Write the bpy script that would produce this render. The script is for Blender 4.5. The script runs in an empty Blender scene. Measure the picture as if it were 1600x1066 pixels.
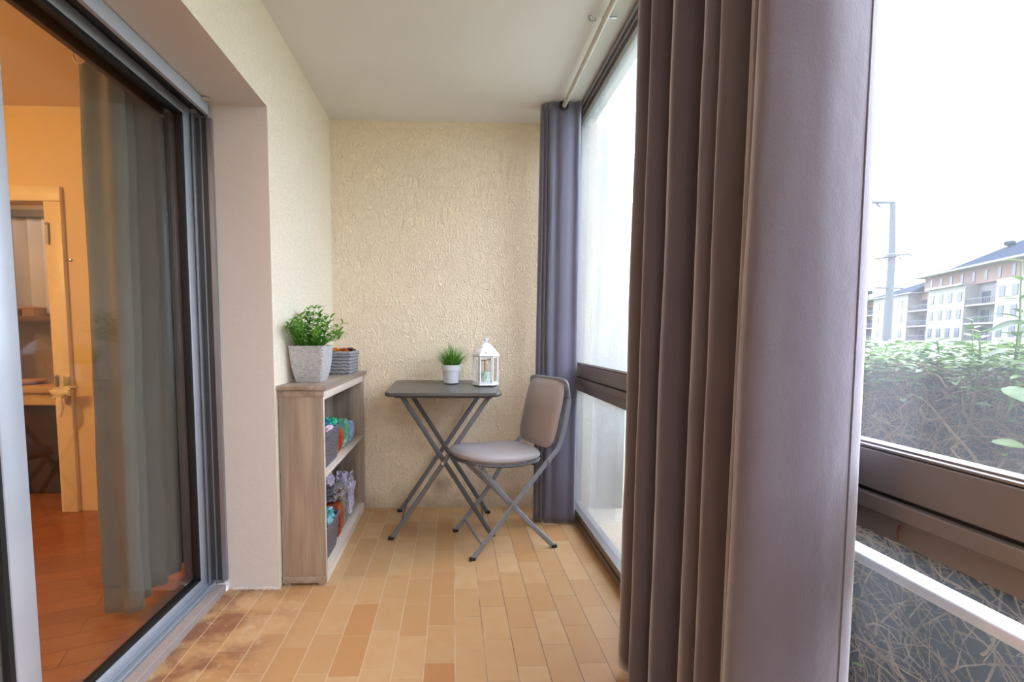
import bpy, bmesh, math, random
from mathutils import Vector, Matrix, noise
C = bpy.context.scene.collection
SC = bpy.context.scene
random.seed(7)
R_ = math.radians

# ------------------------------------------------------------------ materials
def lin(c):
    return tuple(((v/255)/12.92 if v/255 <= .04045 else ((v/255+.055)/1.055)**2.4) for v in c)

class NT:
    def __init__(s, name):
        s.m = bpy.data.materials.new(name); s.m.use_nodes = True
        s.t = s.m.node_tree; s.t.nodes.clear()
        s.out = s.n('ShaderNodeOutputMaterial')
    def n(s, typ, **kw):
        nd = s.t.nodes.new(typ)
        for k, v in kw.items():
            if k.startswith('i_'):
                key = k[2:]
                key = int(key) if key.isdigit() else key.replace('_', ' ')
                nd.inputs[key].default_value = v
            else: setattr(nd, k, v)
        return nd
    def l(s, a, ao, b, bi):
        s.t.links.new(a.outputs[ao], b.inputs[bi])
    def math(s, op, a, b=None, clamp=False):
        nd = s.n('ShaderNodeMath', operation=op); nd.use_clamp = clamp
        for i, v in enumerate((a, b)):
            if v is None: continue
            if isinstance(v, (int, float)): nd.inputs[i].default_value = v
            else: s.t.links.new(v, nd.inputs[i])
        return nd.outputs[0]
    def mix(s, fac, a, b, blend='MIX'):
        nd = s.n('ShaderNodeMix', data_type='RGBA', blend_type=blend)
        for key, v in ((0, fac), (6, a), (7, b)):
            if isinstance(v, (int, float)): nd.inputs[key].default_value = v
            elif isinstance(v, tuple): nd.inputs[key].default_value = (*v[:3], 1)
            else: s.t.links.new(v, nd.inputs[key])
        return nd.outputs[2]
    def coords(s, scale=(1, 1, 1), rot=(0, 0, 0)):
        tc = s.n('ShaderNodeNewGeometry')
        mp = s.n('ShaderNodeMapping'); mp.inputs['Scale'].default_value = scale; mp.inputs['Rotation'].default_value = rot
        s.l(tc, 'Position', mp, 'Vector'); return mp.outputs[0]
    def noise(s, vec, scale, detail=3, rough=.5, dist=0):
        nd = s.n('ShaderNodeTexNoise'); nd.inputs['Scale'].default_value = scale
        nd.inputs['Detail'].default_value = detail; nd.inputs['Roughness'].default_value = rough
        nd.inputs['Distortion'].default_value = dist
        if vec is not None: s.t.links.new(vec, nd.inputs['Vector'])
        return nd.outputs[0]
    def ramp(s, fac, stops):
        nd = s.n('ShaderNodeValToRGB'); e = nd.color_ramp.elements
        while len(e) < len(stops): e.new(.5)
        for k, (p, c) in enumerate(stops): e[k].position = p; e[k].color = (*c[:3], 1)
        s.t.links.new(fac, nd.inputs[0]); return nd.outputs[0]
    def bsdf(s, col, rough=.5, metal=0, bump=None, bstr=.3, bdist=.002, **kw):
        b = s.n('ShaderNodeBsdfPrincipled')
        if isinstance(col, tuple): b.inputs['Base Color'].default_value = (*col[:3], 1)
        else: s.t.links.new(col, b.inputs['Base Color'])
        if isinstance(rough, (int, float)): b.inputs['Roughness'].default_value = rough
        else: s.t.links.new(rough, b.inputs['Roughness'])
        b.inputs['Metallic'].default_value = metal
        for k, v in kw.items(): b.inputs[k.replace('_', ' ')].default_value = v
        if bump is not None:
            bp = s.n('ShaderNodeBump'); bp.inputs['Strength'].default_value = bstr; bp.inputs['Distance'].default_value = bdist
            s.t.links.new(bump, bp.inputs['Height']); s.t.links.new(bp.outputs[0], b.inputs['Normal'])
        s.t.links.new(b.outputs[0], s.out.inputs[0]); return b

def simple(name, rgb, rough=.5, metal=0, var=.12, vscale=30, bstr=0, bscale=200, stretch=(1, 1, 1), **kw):
    s = NT(name); c = lin(rgb); v = s.coords(stretch)
    nz = s.noise(v, vscale, 4)
    a = tuple(x*(1-var) for x in c); b = tuple(min(1, x*(1+var)) for x in c)
    col = s.ramp(nz, [(.3, a), (.7, b)])
    bmp = s.noise(v, bscale, 3) if bstr else None
    s.bsdf(col, rough, metal, bmp, bstr, .001, **kw)
    return s.m

def plaster(name, rgb, strength=.9, rough_scale=38, dist=.0045, stain=True):
    s = NT(name); c = lin(rgb)
    v = s.coords((1, 1, .62), (.0, R_(32), R_(0)))
    n1 = s.noise(v, rough_scale, 4, .55, 1.6)
    n2 = s.noise(s.coords(), rough_scale*2.6, 3, .6)
    h = s.math('ADD', s.math('MULTIPLY', s.math('ABSOLUTE', s.math('SUBTRACT', n1, .5)), 2.2), s.math('MULTIPLY', n2, .35))
    lo = s.noise(s.coords(), 1.6, 3)
    col = s.mix(s.math('MULTIPLY', lo, .35), c, tuple(x*.93 for x in c))
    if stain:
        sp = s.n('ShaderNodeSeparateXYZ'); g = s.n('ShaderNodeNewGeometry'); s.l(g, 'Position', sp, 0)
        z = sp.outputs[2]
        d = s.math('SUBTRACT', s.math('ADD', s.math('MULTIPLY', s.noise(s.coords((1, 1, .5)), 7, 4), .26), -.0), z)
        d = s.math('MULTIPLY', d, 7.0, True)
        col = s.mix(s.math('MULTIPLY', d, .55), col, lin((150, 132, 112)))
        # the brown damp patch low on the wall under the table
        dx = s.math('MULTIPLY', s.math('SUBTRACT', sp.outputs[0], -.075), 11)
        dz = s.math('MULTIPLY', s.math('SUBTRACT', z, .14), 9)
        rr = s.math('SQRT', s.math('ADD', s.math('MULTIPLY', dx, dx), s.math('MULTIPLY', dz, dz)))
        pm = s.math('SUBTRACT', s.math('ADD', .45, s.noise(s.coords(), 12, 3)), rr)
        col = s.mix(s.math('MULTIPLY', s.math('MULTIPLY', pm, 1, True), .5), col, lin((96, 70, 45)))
    s.bsdf(col, .85, 0, h, strength, dist)
    return s.m

def paint(name, rgb, bstr=.25, scale=30, rough=.75):
    s = NT(name); c = lin(rgb)
    n = s.noise(s.coords(), 3, 4); col = s.ramp(n, [(.3, tuple(x*.95 for x in c)), (.7, c)])
    s.bsdf(col, rough, 0, s.noise(s.coords(), scale, 4, .6), bstr, .003)
    return s.m

def wood(name, c1, c2, axis=2, scale=26, rough=.5, knots=True):
    s = NT(name); st = [1, 1, 1]; st[axis] = .06
    v = s.coords(tuple(st))
    n = s.noise(v, scale, 6, .6, .6)
    st2 = [1, 1, 1]; st2[axis] = .12
    n2 = s.noise(s.coords(tuple(st2)), 9, 3, .5, .8)
    col = s.ramp(n, [(.3, lin(c1)), (.65, lin(c2))])
    col = s.mix(s.math('MULTIPLY', s.math('SUBTRACT', n2, .42), 2.2, True), col, tuple(x*.66 for x in lin(c1)))
    s.bsdf(col, rough, 0, n, .15, .001)
    return s.m

def tiles():
    s = NT('terracotta_tiles')
    g = s.n('ShaderNodeNewGeometry'); sp = s.n('ShaderNodeSeparateXYZ'); s.l(g, 'Position', sp, 0)
    TW, TL = .0945, .187
    u = s.math('DIVIDE', s.math('ADD', sp.outputs[0], .182+10*TW), TW)
    cu = s.math('FLOOR', u); fu = s.math('SUBTRACT', u, cu)
    w1 = s.n('ShaderNodeTexWhiteNoise', noise_dimensions='1D'); s.t.links.new(cu, w1.inputs['W'])
    vv = s.math('ADD', s.math('DIVIDE', s.math('ADD', sp.outputs[1], 4), TL), w1.outputs[0])
    cv = s.math('FLOOR', vv); fv = s.math('SUBTRACT', vv, cv)
    cb = s.n('ShaderNodeCombineXYZ'); s.t.links.new(cu, cb.inputs[0]); s.t.links.new(cv, cb.inputs[1])
    w2 = s.n('ShaderNodeTexWhiteNoise', noise_dimensions='2D'); s.l(cb, 0, w2, 'Vector')
    tone = s.ramp(w2.outputs[0], [(0, lin((172, 118, 76))), (.035, lin((186, 136, 90))), (.1, lin((184, 143, 100))), (.3, lin((188, 150, 108))), (1, lin((200, 166, 126)))])
    nz = s.noise(s.coords(), 14, 5, .6)
    tone = s.mix(s.math('MULTIPLY', s.math('SUBTRACT', nz, .42), 1.3, True), tone, lin((188, 142, 92)))
    fine = s.noise(s.coords(), 240, 3)
    tone = s.mix(s.math('MULTIPLY', fine, .22), tone, lin((166, 130, 88)))
    # wear at the doorway: darker brown and pale scuffed blots
    dx = s.math('SUBTRACT', -.52, sp.outputs[0]); wear = s.math('MULTIPLY', dx, 4.5, True)
    wn = s.noise(s.coords((1, 1.3, 1)), 6.5, 5, .62, .5)
    tone = s.mix(s.math('MULTIPLY', wear, s.math('MULTIPLY', s.math('SUBTRACT', wn, .40), 5, True)), tone, lin((142, 98, 72)))
    wn2 = s.noise(s.coords((1.3, 1, 1), (0, 0, .7)), 13, 5, .62, .8)
    tone = s.mix(s.math('MULTIPLY', s.math('MULTIPLY', dx, 9, True), s.math('MULTIPLY', s.math('SUBTRACT', wn2, .56), 6, True)), tone, lin((196, 172, 148)))
    # joints
    eu = s.math('MINIMUM', fu, s.math('SUBTRACT', 1, fu)); ev = s.math('MINIMUM', fv, s.math('SUBTRACT', 1, fv))
    ju = s.math('LESS_THAN', eu, .016); jv = s.math('LESS_THAN', ev, .0065)
    gn = s.noise(s.coords(), 5, 2)
    grout = s.ramp(s.math('ADD', s.math('MULTIPLY', s.math('SUBTRACT', sp.outputs[0], .0), 1.6), s.math('SUBTRACT', gn, .2)), [(.3, lin((200, 177, 148))), (.6, lin((128, 104, 84)))])
    col = s.mix(s.math('MULTIPLY', jv, .5), tone, grout); col = s.mix(ju, col, grout)
    jj = s.math('MAXIMUM', ju, s.math('MULTIPLY', jv, .5))
    h = s.math('SUBTRACT', s.math('MULTIPLY', fine, .1), jj)
    s.bsdf(col, s.math('ADD', .38, s.math('MULTIPLY', nz, .2)), 0, h, .5, .002)
    return s.m

def parquet():
    s = NT('parquet')
    v = s.coords((1, 1, 1), (0, 0, R_(-22)))
    br = s.n('ShaderNodeTexBrick'); s.t.links.new(v, br.inputs['Vector'])
    br.inputs['Color1'].default_value = (*lin((150, 84, 40)), 1); br.inputs['Color2'].default_value = (*lin((172, 102, 52)), 1)
    br.inputs['Mortar'].default_value = (*lin((90, 45, 20)), 1); br.inputs['Scale'].default_value = 1
    br.inputs['Brick Width'].default_value = .6; br.inputs['Row Height'].default_value = .09; br.inputs['Mortar Size'].default_value = .0015
    n = s.noise(s.coords((.15, 1, 1), (0, 0, R_(-22))), 45, 4)
    col = s.mix(s.math('MULTIPLY', n, .5), br.outputs[0], lin((110, 58, 26)))
    s.bsdf(col, .3)
    return s.m

def metal(name, rgb, rough=.35, m=.7, var=.05, scale=8):
    return simple(name, rgb, rough, m, var, scale)

def glass(name, tint=(1, 1, 1), dirt_haze=0.0, refl=1.0, haze_col=(235, 238, 242)):
    s = NT(name)
    tr = s.n('ShaderNodeBsdfTransparent'); tr.inputs[0].default_value = (*tint, 1)
    gl = s.n('ShaderNodeBsdfGlossy'); gl.inputs['Roughness'].default_value = .015
    lw = s.n('ShaderNodeLayerWeight'); lw.inputs[0].default_value = .5
    f = s.math('MULTIPLY', s.math('ADD', s.math('MULTIPLY', s.math('POWER', lw.outputs[1], 4.2), .96), .045), refl, True)
    base = tr.outputs[0]
    if dirt_haze:
        tl = s.n('ShaderNodeBsdfTranslucent'); tl.inputs[0].default_value = (*lin(haze_col), 1)  # milky veil: dirty panes plus outdoor air haze put into the glass
        nz = s.noise(s.coords((1, 1, .35)), 5, 5, .6)
        mx = s.n('ShaderNodeMixShader'); s.t.links.new(s.math('MULTIPLY', s.math('ADD', nz, .35), dirt_haze), mx.inputs[0])
        s.t.links.new(base, mx.inputs[1]); s.l(tl, 0, mx, 2); base = mx.outputs[0]
    ms = s.n('ShaderNodeMixShader'); s.t.links.new(f, ms.inputs[0])
    s.t.links.new(base, ms.inputs[1]); s.l(gl, 0, ms, 2); s.l(ms, 0, s.out, 0)
    return s.m

def woven(name, rgb, sc=70):
    s = NT(name); c = lin(rgb)
    v = s.coords()
    w = s.n('ShaderNodeTexWave', wave_type='BANDS', bands_direction='Z'); w.inputs['Scale'].default_value = sc*.32
    w.inputs['Distortion'].default_value = 3.5; w.inputs['Detail'].default_value = 2; w.inputs['Detail Scale'].default_value = 2.5
    s.t.links.new(v, w.inputs['Vector'])
    n = s.noise(v, sc*1.6, 2)
    h = s.math('ADD', s.math('MULTIPLY', w.outputs[1], .5), s.math('MULTIPLY', n, .5))
    col = s.ramp(h, [(.25, tuple(x*.35 for x in c)), (.6, c)])
    s.bsdf(col, .55, 0, h, .8, .003); return s.m

def cloth(name, rgb, rough=.9, sheen=.5, var=.06, trans=0.0):
    s = NT(name); c = lin(rgb)
    n = s.noise(s.coords(), 6, 5, .6); col = s.ramp(n, [(.3, tuple(x*(1-var) for x in c)), (.7, tuple(x*(1+var) for x in c))])
    fine = s.noise(s.coords((1, 1, .5)), 420, 2)
    big = s.noise(s.coords((1, 1, .6)), 16, 3)
    h = s.math('ADD', s.math('MULTIPLY', fine, .12), big)
    b = s.bsdf(col, rough, 0, h, .5, .005, Sheen_Weight=sheen, Sheen_Roughness=.45)
    b.inputs['Sheen Tint'].default_value = (.9, .88, 1, 1)
    if trans:
        tl = s.n('ShaderNodeBsdfTranslucent'); s.t.links.new(col, tl.inputs[0])
        mx = s.n('ShaderNodeMixShader'); mx.inputs[0].default_value = trans
        s.l(b, 0, mx, 1); s.l(tl, 0, mx, 2); s.l(mx, 0, s.out, 0)
    return s.m

def leafmat(name, rgb, rgb2, trans=.3, scale=20):
    s = NT(name); n = s.noise(s.coords(), scale, 3)
    col = s.ramp(n, [(.35, lin(rgb)), (.65, lin(rgb2))])
    b = s.bsdf(col, .4)
    tl = s.n('ShaderNodeBsdfTranslucent'); s.t.links.new(col, tl.inputs[0])
    mx = s.n('ShaderNodeMixShader'); mx.inputs[0].default_value = trans
    s.l(b, 0, mx, 1); s.l(tl, 0, mx, 2); s.l(mx, 0, s.out, 0)
    return s.m

def marbled(name, cols, scale=22, rough=.4, alpha=1.0, bstr=.4):
    s = NT(name); n = s.noise(s.coords(), scale, 3, .5, 1.2)
    k = len(cols); st = [(.3+.42*i/max(1, k-1), lin(c)) for i, c in enumerate(cols)]
    b = s.bsdf(s.ramp(n, st), rough, 0, s.noise(s.coords(), 60, 3), bstr, .004)
    if alpha < 1:
        tr = s.n('ShaderNodeBsdfTransparent'); mx = s.n('ShaderNodeMixShader'); mx.inputs[0].default_value = alpha
        s.l(tr, 0, mx, 1); s.l(b, 0, mx, 2); s.l(mx, 0, s.out, 0)
    return s.m

M = dict(
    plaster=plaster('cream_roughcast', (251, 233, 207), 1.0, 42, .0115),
    plaster_l=plaster('cream_roughcast_fine', (248, 236, 217), .8, 60, .008, False),
    reveal=paint('greige_paint', (212, 206, 204), .5, 26),
    ceil=paint('ceiling_white', (222, 219, 217), .1, 12),
    tile=tiles(), parquet=parquet(),
    alu=metal('anodised_aluminium', (158, 160, 168), .38, .75),
    alu_w=metal('warm_grey_aluminium', (138, 132, 132), .42, .6),
    alu_light=metal('light_grey_aluminium', (182, 189, 202), .4, .35),
    alu_dark=metal('dark_grey_channel', (70, 74, 80), .45, .5),
    black=simple('black_rubber', (14, 15, 18), .5, 0, .2),
    sill=simple('grey_threshold', (168, 160, 160), .55, .2, .06),
    glass=glass('clear_glass'), glass_d=glass('dusty_haze_glass', (1, 1, 1), .034, 1.0),
    glass_door=glass('door_glass', (.93, .95, .94), .0, 1.0),
    glass_far=glass('hazy_glass', (.97, .98, .99), .16, 1.35),
    oakz=wood('grey_oak_upright', (130, 114, 102), (176, 158, 142), 2),
    oaky=wood('grey_oak_flat', (134, 118, 106), (172, 156, 142), 1),
    oakl=wood('pale_edge_band', (205, 190, 176), (222, 210, 198), 1),
    steel=metal('grey_painted_steel', (130, 136, 148), .5, .1),
    steel_d=metal('charcoal_steel', (88, 90, 98), .5, .1),
    steel_t=metal('table_grey_steel', (108, 110, 116), .5, .1),
    zinc=metal('zinc_rivet', (190, 190, 192), .3, .9),
    table=wood('charcoal_tabletop', (72, 70, 69), (92, 89, 87), 0, 40, .3),
    vinyl=simple('taupe_vinyl', (158, 151, 156), .42, 0, .04, 8, .15, 90),
    white=simple('white_enamel', (236, 238, 244), .35, 0, .02, 20),
    potwhite=simple('white_ceramic', (226, 230, 240), .3, 0, .02, 10),
    velvet=cloth('taupe_velvet', (81, 73, 84), .85, 1.0),
    velvet_b=cloth('slate_curtain', (94, 92, 108), .8, .4),
    hem=cloth('curtain_lining', (160, 152, 165), .9, .2),
    sheer=cloth('sage_curtain', (124, 119, 110), .9, .2, .08, .25),
    leaf=leafmat('fresh_leaf', (84, 150, 44), (150, 204, 92), .4),
    grass=leafmat('faux_grass', (52, 120, 26), (120, 178, 66), .25, 60),
    soil=simple('dark_soil', (48, 40, 30), .9, 0, .3, 80),
    hedge_leaf=leafmat('hedge_leaf', (44, 80, 28), (116, 144, 68), .3, 7),
    twig=simple('dry_twig', (126, 104, 82), .8, 0, .35, 14),
    hedge_dark=simple('hedge_depth_shade', (20, 19, 17), .95, 0, .4, 18),
)
def rockpot(name, rgb):
    s = NT(name); c = lin(rgb)
    n = s.noise(s.coords((1, 1, 2.2)), 70, 3, .55, 1.0)
    s.bsdf(s.ramp(n, [(.3, tuple(x*.72 for x in c)), (.6, c)]), .5, 0, n, 1.0, .012); return s.m
M['rock'] = rockpot('embossed_grey_plastic', (214, 211, 214))
M['weave_d'] = woven('dark_grey_weave', (112, 110, 118))
M['weave_l'] = woven('grey_weave', (150, 150, 158), 60)

# ------------------------------------------------------------------ mesh helpers
def NB(): return bmesh.new()
def box(bm, x0, x1, y0, y1, z0, z1, mi=0, mp=None):
    vs = [bm.verts.new((x, y, z)) for x in (x0, x1) for y in (y0, y1) for z in (z0, z1)]
    F = {'-x': (0, 1, 3, 2), '+x': (4, 6, 7, 5), '-y': (0, 4, 5, 1), '+y': (2, 3, 7, 6), '-z': (0, 2, 6, 4), '+z': (1, 5, 7, 3)}
    for k, f in F.items():
        fc = bm.faces.new([vs[i] for i in f]); fc.material_index = (mp or {}).get(k, mi)
    return vs
def bbox(bm, x0, x1, y0, y1, z0, z1, b=.003, seg=2):
    n0 = len(bm.verts); t = bmesh.new(); box(t, x0, x1, y0, y1, z0, z1)
    bmesh.ops.bevel(t, geom=list(t.edges), offset=b, segments=seg, affect='EDGES', profile=.5)
    merge(bm, t)
def merge(bm, t):
    me = bpy.data.meshes.new('tmp'); t.to_mesh(me); t.free(); bm.from_mesh(me); bpy.data.meshes.remove(me)
def frame_of(d, up=Vector((0, 0, 1))):
    d = d.normalized()
    if abs(d.dot(up)) > .98: up = Vector((1, 0, 0))
    a = d.cross(up).normalized(); b = a.cross(d).normalized(); return a, b
def tube(bm, pts, r, seg=8, cap=True, up=Vector((0, 0, 1)), sect=None):
    """sweep a round (or custom) section along pts; r may be a list"""
    pts = [Vector(p) for p in pts]; rings = []
    for i, p in enumerate(pts):
        d = (pts[min(i+1, len(pts)-1)]-pts[max(i-1, 0)])
        a, b = frame_of(d, up); rr = r[i] if isinstance(r, (list, tuple)) else r
        if sect: ring = [bm.verts.new(p+a*x+b*y) for x, y in sect]
        else: ring = [bm.verts.new(p+a*rr*math.cos(2*math.pi*k/seg)+b*rr*math.sin(2*math.pi*k/seg)) for k in range(seg)]
        rings.append(ring)
    n = len(rings[0])
    for i in range(len(rings)-1):
        for k in range(n):
            bm.faces.new((rings[i][k], rings[i][(k+1) % n], rings[i+1][(k+1) % n], rings[i+1][k]))
    if cap:
        bm.faces.new(rings[0][::-1]); bm.faces.new(rings[-1])
def oval(w, t, n=10, p=2.6):
    return [(t/2*math.copysign(abs(math.cos(a))**(2/p), math.cos(a)), w/2*math.copysign(abs(math.sin(a))**(2/p), math.sin(a))) for a in [2*math.pi*k/n for k in range(n)]]
def lathe(bm, prof, cx, cy, seg=32, a0=0, closed=True):
    rings = []
    for r, z in prof:
        rings.append([bm.verts.new((cx+r*math.cos(a0+2*math.pi*k/seg), cy+r*math.sin(a0+2*math.pi*k/seg), z)) for k in range(seg)])
    for i in range(len(rings)-1):
        for k in range(seg): bm.faces.new((rings[i][k], rings[i][(k+1) % seg], rings[i+1][(k+1) % seg], rings[i+1][k]))
    if closed: bm.faces.new(rings[0][::-1]); bm.faces.new(rings[-1])
def rrect(w, d, r, n=5):
    out = []
    for cx, cy, a in ((w/2-r, d/2-r, 0), (-w/2+r, d/2-r, 90), (-w/2+r, -d/2+r, 180), (w/2-r, -d/2+r, 270)):
        for k in range(n+1):
            t = R_(a+90*k/n); out.append((cx+r*math.cos(t), cy+r*math.sin(t)))
    return out
def loft(bm, rings, cap0=True, cap1=True):
    V = [[bm.verts.new(p) for p in r] for r in rings]; n = len(V[0])
    for i in range(len(V)-1):
        for k in range(n): bm.faces.new((V[i][k], V[i][(k+1) % n], V[i+1][(k+1) % n], V[i+1][k]))
    if cap0: bm.faces.new(V[0][::-1])
    if cap1: bm.faces.new(V[-1])
def obj(name, bm, mat, parent=None, smooth=True, kind=None, recalc=True):
    if recalc: bmesh.ops.recalc_face_normals(bm, faces=bm.faces)
    me = bpy.data.meshes.new(name)
    if parent is not None:
        o0 = Vector((0, 0, 0)); p = parent
        while p: o0 += p.location; p = p.parent
        bmesh.ops.translate(bm, verts=bm.verts, vec=-o0)
    bm.to_mesh(me); bm.free()
    for m in (mat if isinstance(mat, list) else [mat]): me.materials.append(m)
    if smooth:
        me.polygons.foreach_set('use_smooth', [True]*len(me.polygons)); me.set_sharp_from_angle(angle=R_(35))
    o = bpy.data.objects.new(name, me); C.objects.link(o)
    if parent is not None: o.parent = parent
    if kind: o['kind'] = kind
    return o
def tag(o, label, cat, group=None):
    o['label'] = label; o['category'] = cat
    if group: o['group'] = group
    return o
def thing(name, label, cat, loc=(0, 0, 0), group=None):
    o = bpy.data.objects.new(name, None); C.objects.link(o); o.location = loc; o.empty_display_size = .05
    return tag(o, label, cat, group)
def lumpy(bm, c, s, seed, amp=.25, freq=2.2, sub=4, fold=.5):
    t = bmesh.new(); bmesh.ops.create_icosphere(t, subdivisions=sub, radius=1)
    for v in t.verts:
        p = v.co.copy(); q = Vector([math.copysign(abs(x)**.6, x) for x in p]); q = q/max(1e-6, q.length)**.35
        nn = noise.noise(p*freq+Vector((seed*3.1, seed, 0)))
        rd = 1-abs(noise.noise(p*freq*2.1+Vector((0, seed*5.3, 9))))*2
        k = 1+amp*nn+amp*fold*(rd-.6)
        v.co = Vector((c[0]+q.x*k*s[0], c[1]+q.y*k*s[1], c[2]+max(-1, q.z*k)*s[2]))
    merge(bm, t)
def catmull(P, n=8):
    P = [Vector(p) for p in P]; out = []
    for i in range(len(P)-1):
        p0 = P[max(i-1, 0)]; p1 = P[i]; p2 = P[i+1]; p3 = P[min(i+2, len(P)-1)]
        for k in range(n):
            t = k/n
            out.append(.5*((2*p1)+(-p0+p2)*t+(2*p0-5*p1+4*p2-p3)*t*t+(-p0+3*p1-3*p2+p3)*t**3))
    out.append(P[-1]); return out

# ------------------------------------------------------------------ setting
CZ = 2.2
YB, YN = 2.665, -1.7
XL, XR = -.69, .665
def S(name, bm, m, smooth=False, parent=None): return obj(name, bm, m, parent, smooth, 'structure' if parent is None else None)

b = NB(); box(b, -.895, .75, YN, YB, -.1, 0); S('floor', b, M['tile'])
b = NB(); box(b, -1.06, .78, YN-.1, YB+.12, CZ, CZ+.1); S('ceiling', b, M['ceil'])
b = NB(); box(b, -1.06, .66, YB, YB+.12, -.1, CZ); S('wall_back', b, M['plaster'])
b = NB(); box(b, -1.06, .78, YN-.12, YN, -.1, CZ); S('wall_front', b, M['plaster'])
ZO = 1.848; YO = 1.788
b = NB()
box(b, -1.06, XL, YO, YB, 0, CZ, 0, {'-y': 1}); box(b, -1.06, XL, YN, YO, ZO, CZ, 0, {'-z': 1}); box(b, -1.06, XL, YN, -.75, 0, ZO, 0, {'+y': 1})
S('wall_left', b, [M['plaster_l'], M['reveal']])
# crumbled plaster line at the foot of the reveal
b = NB()
for i in range(26):
    x = -.87+.18*i/25; r = .004+.004*random.random()
    lumpy(b, (x, YO-.002, .004), (r*1.4, r, r*.9), i, .4, 2, 1)
S('trim_1', b, M['reveal'])

# outer building parts that show through the far window
b = NB(); box(b, .66, 1.02, YB+.02, YB+.16, -.4, 2.6); S('wall_outside', b, plaster('outside_roughcast', (186, 178, 164), .8, 50, .01, False))
b = NB(); box(b, .75, 1.06, 1.2, YB+.16, -.4, -.02); S('floor_ledge', b, simple('pale_concrete', (176, 164, 146), .8, 0, .06, 12))

# ---- right window units
def unit(idx, y0, y1, zt, zg, zl, zb, gmat, mat, sash_end):
    root = bpy.data.objects.new('window_%d' % idx, None); C.objects.link(root); root['kind'] = 'structure'; root.location = (.69, (y0+y1)/2, 0)
    b = NB(); H = CZ-.002
    # perimeter
    box(b, XR, .735, y0, y1, 0.001, .03); box(b, XR+.008, .725, y0, y1, .03, .046); box(b, XR+.002, .728, y0, y1, .046, .07)
    box(b, XR-.018, .735, y0, y1, H-.014, H); box(b, XR-.004, .73, y0, y1, H-.026, H-.014); box(b, XR+.010, .72, y0, y1, H-.042, H-.026)
    box(b, XR+.004, .735, y1-.03, y1, .07, H-.04); box(b, XR+.004, .735, y0, y0+.03, .07, H-.04)
    obj('frame', b, mat, root, False)
    b = NB()
    bbox(b, XR+.004, .725, y0+.03, y1-.03, zg+.003, zt-.006, .002)
    obj('sash_rail', b, mat, root, False)
    b = NB(); bbox(b, XR+.006, .715, y0+.03, y1-.03, zt-.005, zt, .002); box(b, XR+.016, .706, y0+.03, y1-.03, zt, zt+.003)
    obj('glazing_bead', b, mat, root, False)
    b = NB(); box(b, XR+.01, .72, y0+.03, y1-.03, zg-.004, zg+.003); obj('groove_seal', b, M['black'], root, False)
    b = NB(); bbox(b, XR-.004, .73, y0+.03, y1-.03, zl, zg-.003, .002); obj('transom', b, mat, root, False)
    b = NB(); box(b, XR+.008, .722, y0+.03, y1-.03, zb, zl); obj('lower_rail', b, mat, root, False)
    b = NB(); box(b, .688, .692, y0+.03, y1-.03, zt, H-.04); obj('upper_pane', b, gmat, root, False)
    b = NB(); box(b, .698, .702, y0+.03, y1-.03, .07, zb); obj('lower_pane', b, gmat, root, False)
    b = NB(); box(b, .684, .688, y1-.036, y1-.03, zt, H-.04); obj('seal', b, M['black'], root, False)
    return root
unit(1, 1.17, 2.6, .868, .795, .765, .722, M['glass_far'], M['alu_w'], 0)
unit(2, YN+.0, 1.17, .832, .760, .733, .694, M['glass_d'], M['alu_w'], 0)
b = NB(); box(b, XR, .735, 2.6, YB+.02, 0, CZ); S('trim_2', b, M['plaster_l'])
# little rust mark on the lower rail
b = NB(); tube(b, [(XR+.0075, .655, .722), (XR+.0072, .657, .712), (XR+.0075, .654, .7)], .0015, 6)
o = obj('screw_mark', b, simple('rust_brown', (96, 44, 30), .7), bpy.data.objects['window_2'])
# guard rail outside
b = NB(); bbox(b, .79, .83, -1.6, 2.05, .566, .590, .006, 3)
rail = thing('guard_rail', 'white metal guard rail running outside below the window', 'railing', (.81, .2, 0))
obj('handrail', b, M['white'], rail)
for yy in (-1.55, 1.25, 2.02):
    b = NB(); bbox(b, .80, .82, yy-.012, yy+.012, -.02 if yy > 1.2 else -.34, .567, .003); obj('post', b, M['white'], rail)

# ---- left sliding door
door = bpy.data.objects.new('door_1', None); C.objects.link(door); door['kind'] = 'structure'; door.location = (-.95, .5, 0)
Y0 = -.74
b = NB()
box(b, -.905, -.888, YO-.014, YO, .045, ZO-.05)          # flange on the far jamb
box(b, -1.055, -.905, YO-.006, YO, .03, ZO-.03)
box(b, -.955, -.948, YO-.02, YO-.006, .03, ZO-.04)
box(b, -.93, -.926, YO-.012, YO-.006, .03, ZO-.04)
obj('jamb', b, M['alu'], door, False)
b = NB(); box(b, -.91, -.905, YO-.016, YO-.004, .045, ZO-.05); box(b, -.947, -.912, YO-.009, YO-.0055, .045, ZO-.05); obj('jamb_channel', b, M['alu_dark'], door, False)
b = NB()
bbox(b, -.93, -.892, Y0, YO-.015, .002, .030, .002)
obj('threshold', b, M['sill'], door, False)
b = NB()
box(b, -1.055, -.93, Y0, YO-.006, .0, .018); box(b, -.939, -.935, Y0, YO-.006, .018, .036); box(b, -.951, -.948, Y0, YO-.006, .018, .030); box(b, -.963, -.960, Y0, YO-.006, .018, .034)
obj('track', b, M['alu_light'], door, False)
b = NB(); box(b, -.901, -.888, Y0, YO-.03, ZO-.048, ZO-.004); obj('shutter_guide', b, M['alu_light'], door, False)
b = NB(); box(b, -1.055, -.901, Y0, YO-.006, ZO-.016, ZO-.001); box(b, -.914, -.901, Y0, YO-.03, ZO-.05, ZO-.016); obj('head_channel', b, M['black'], door, False)
b = NB()
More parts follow.
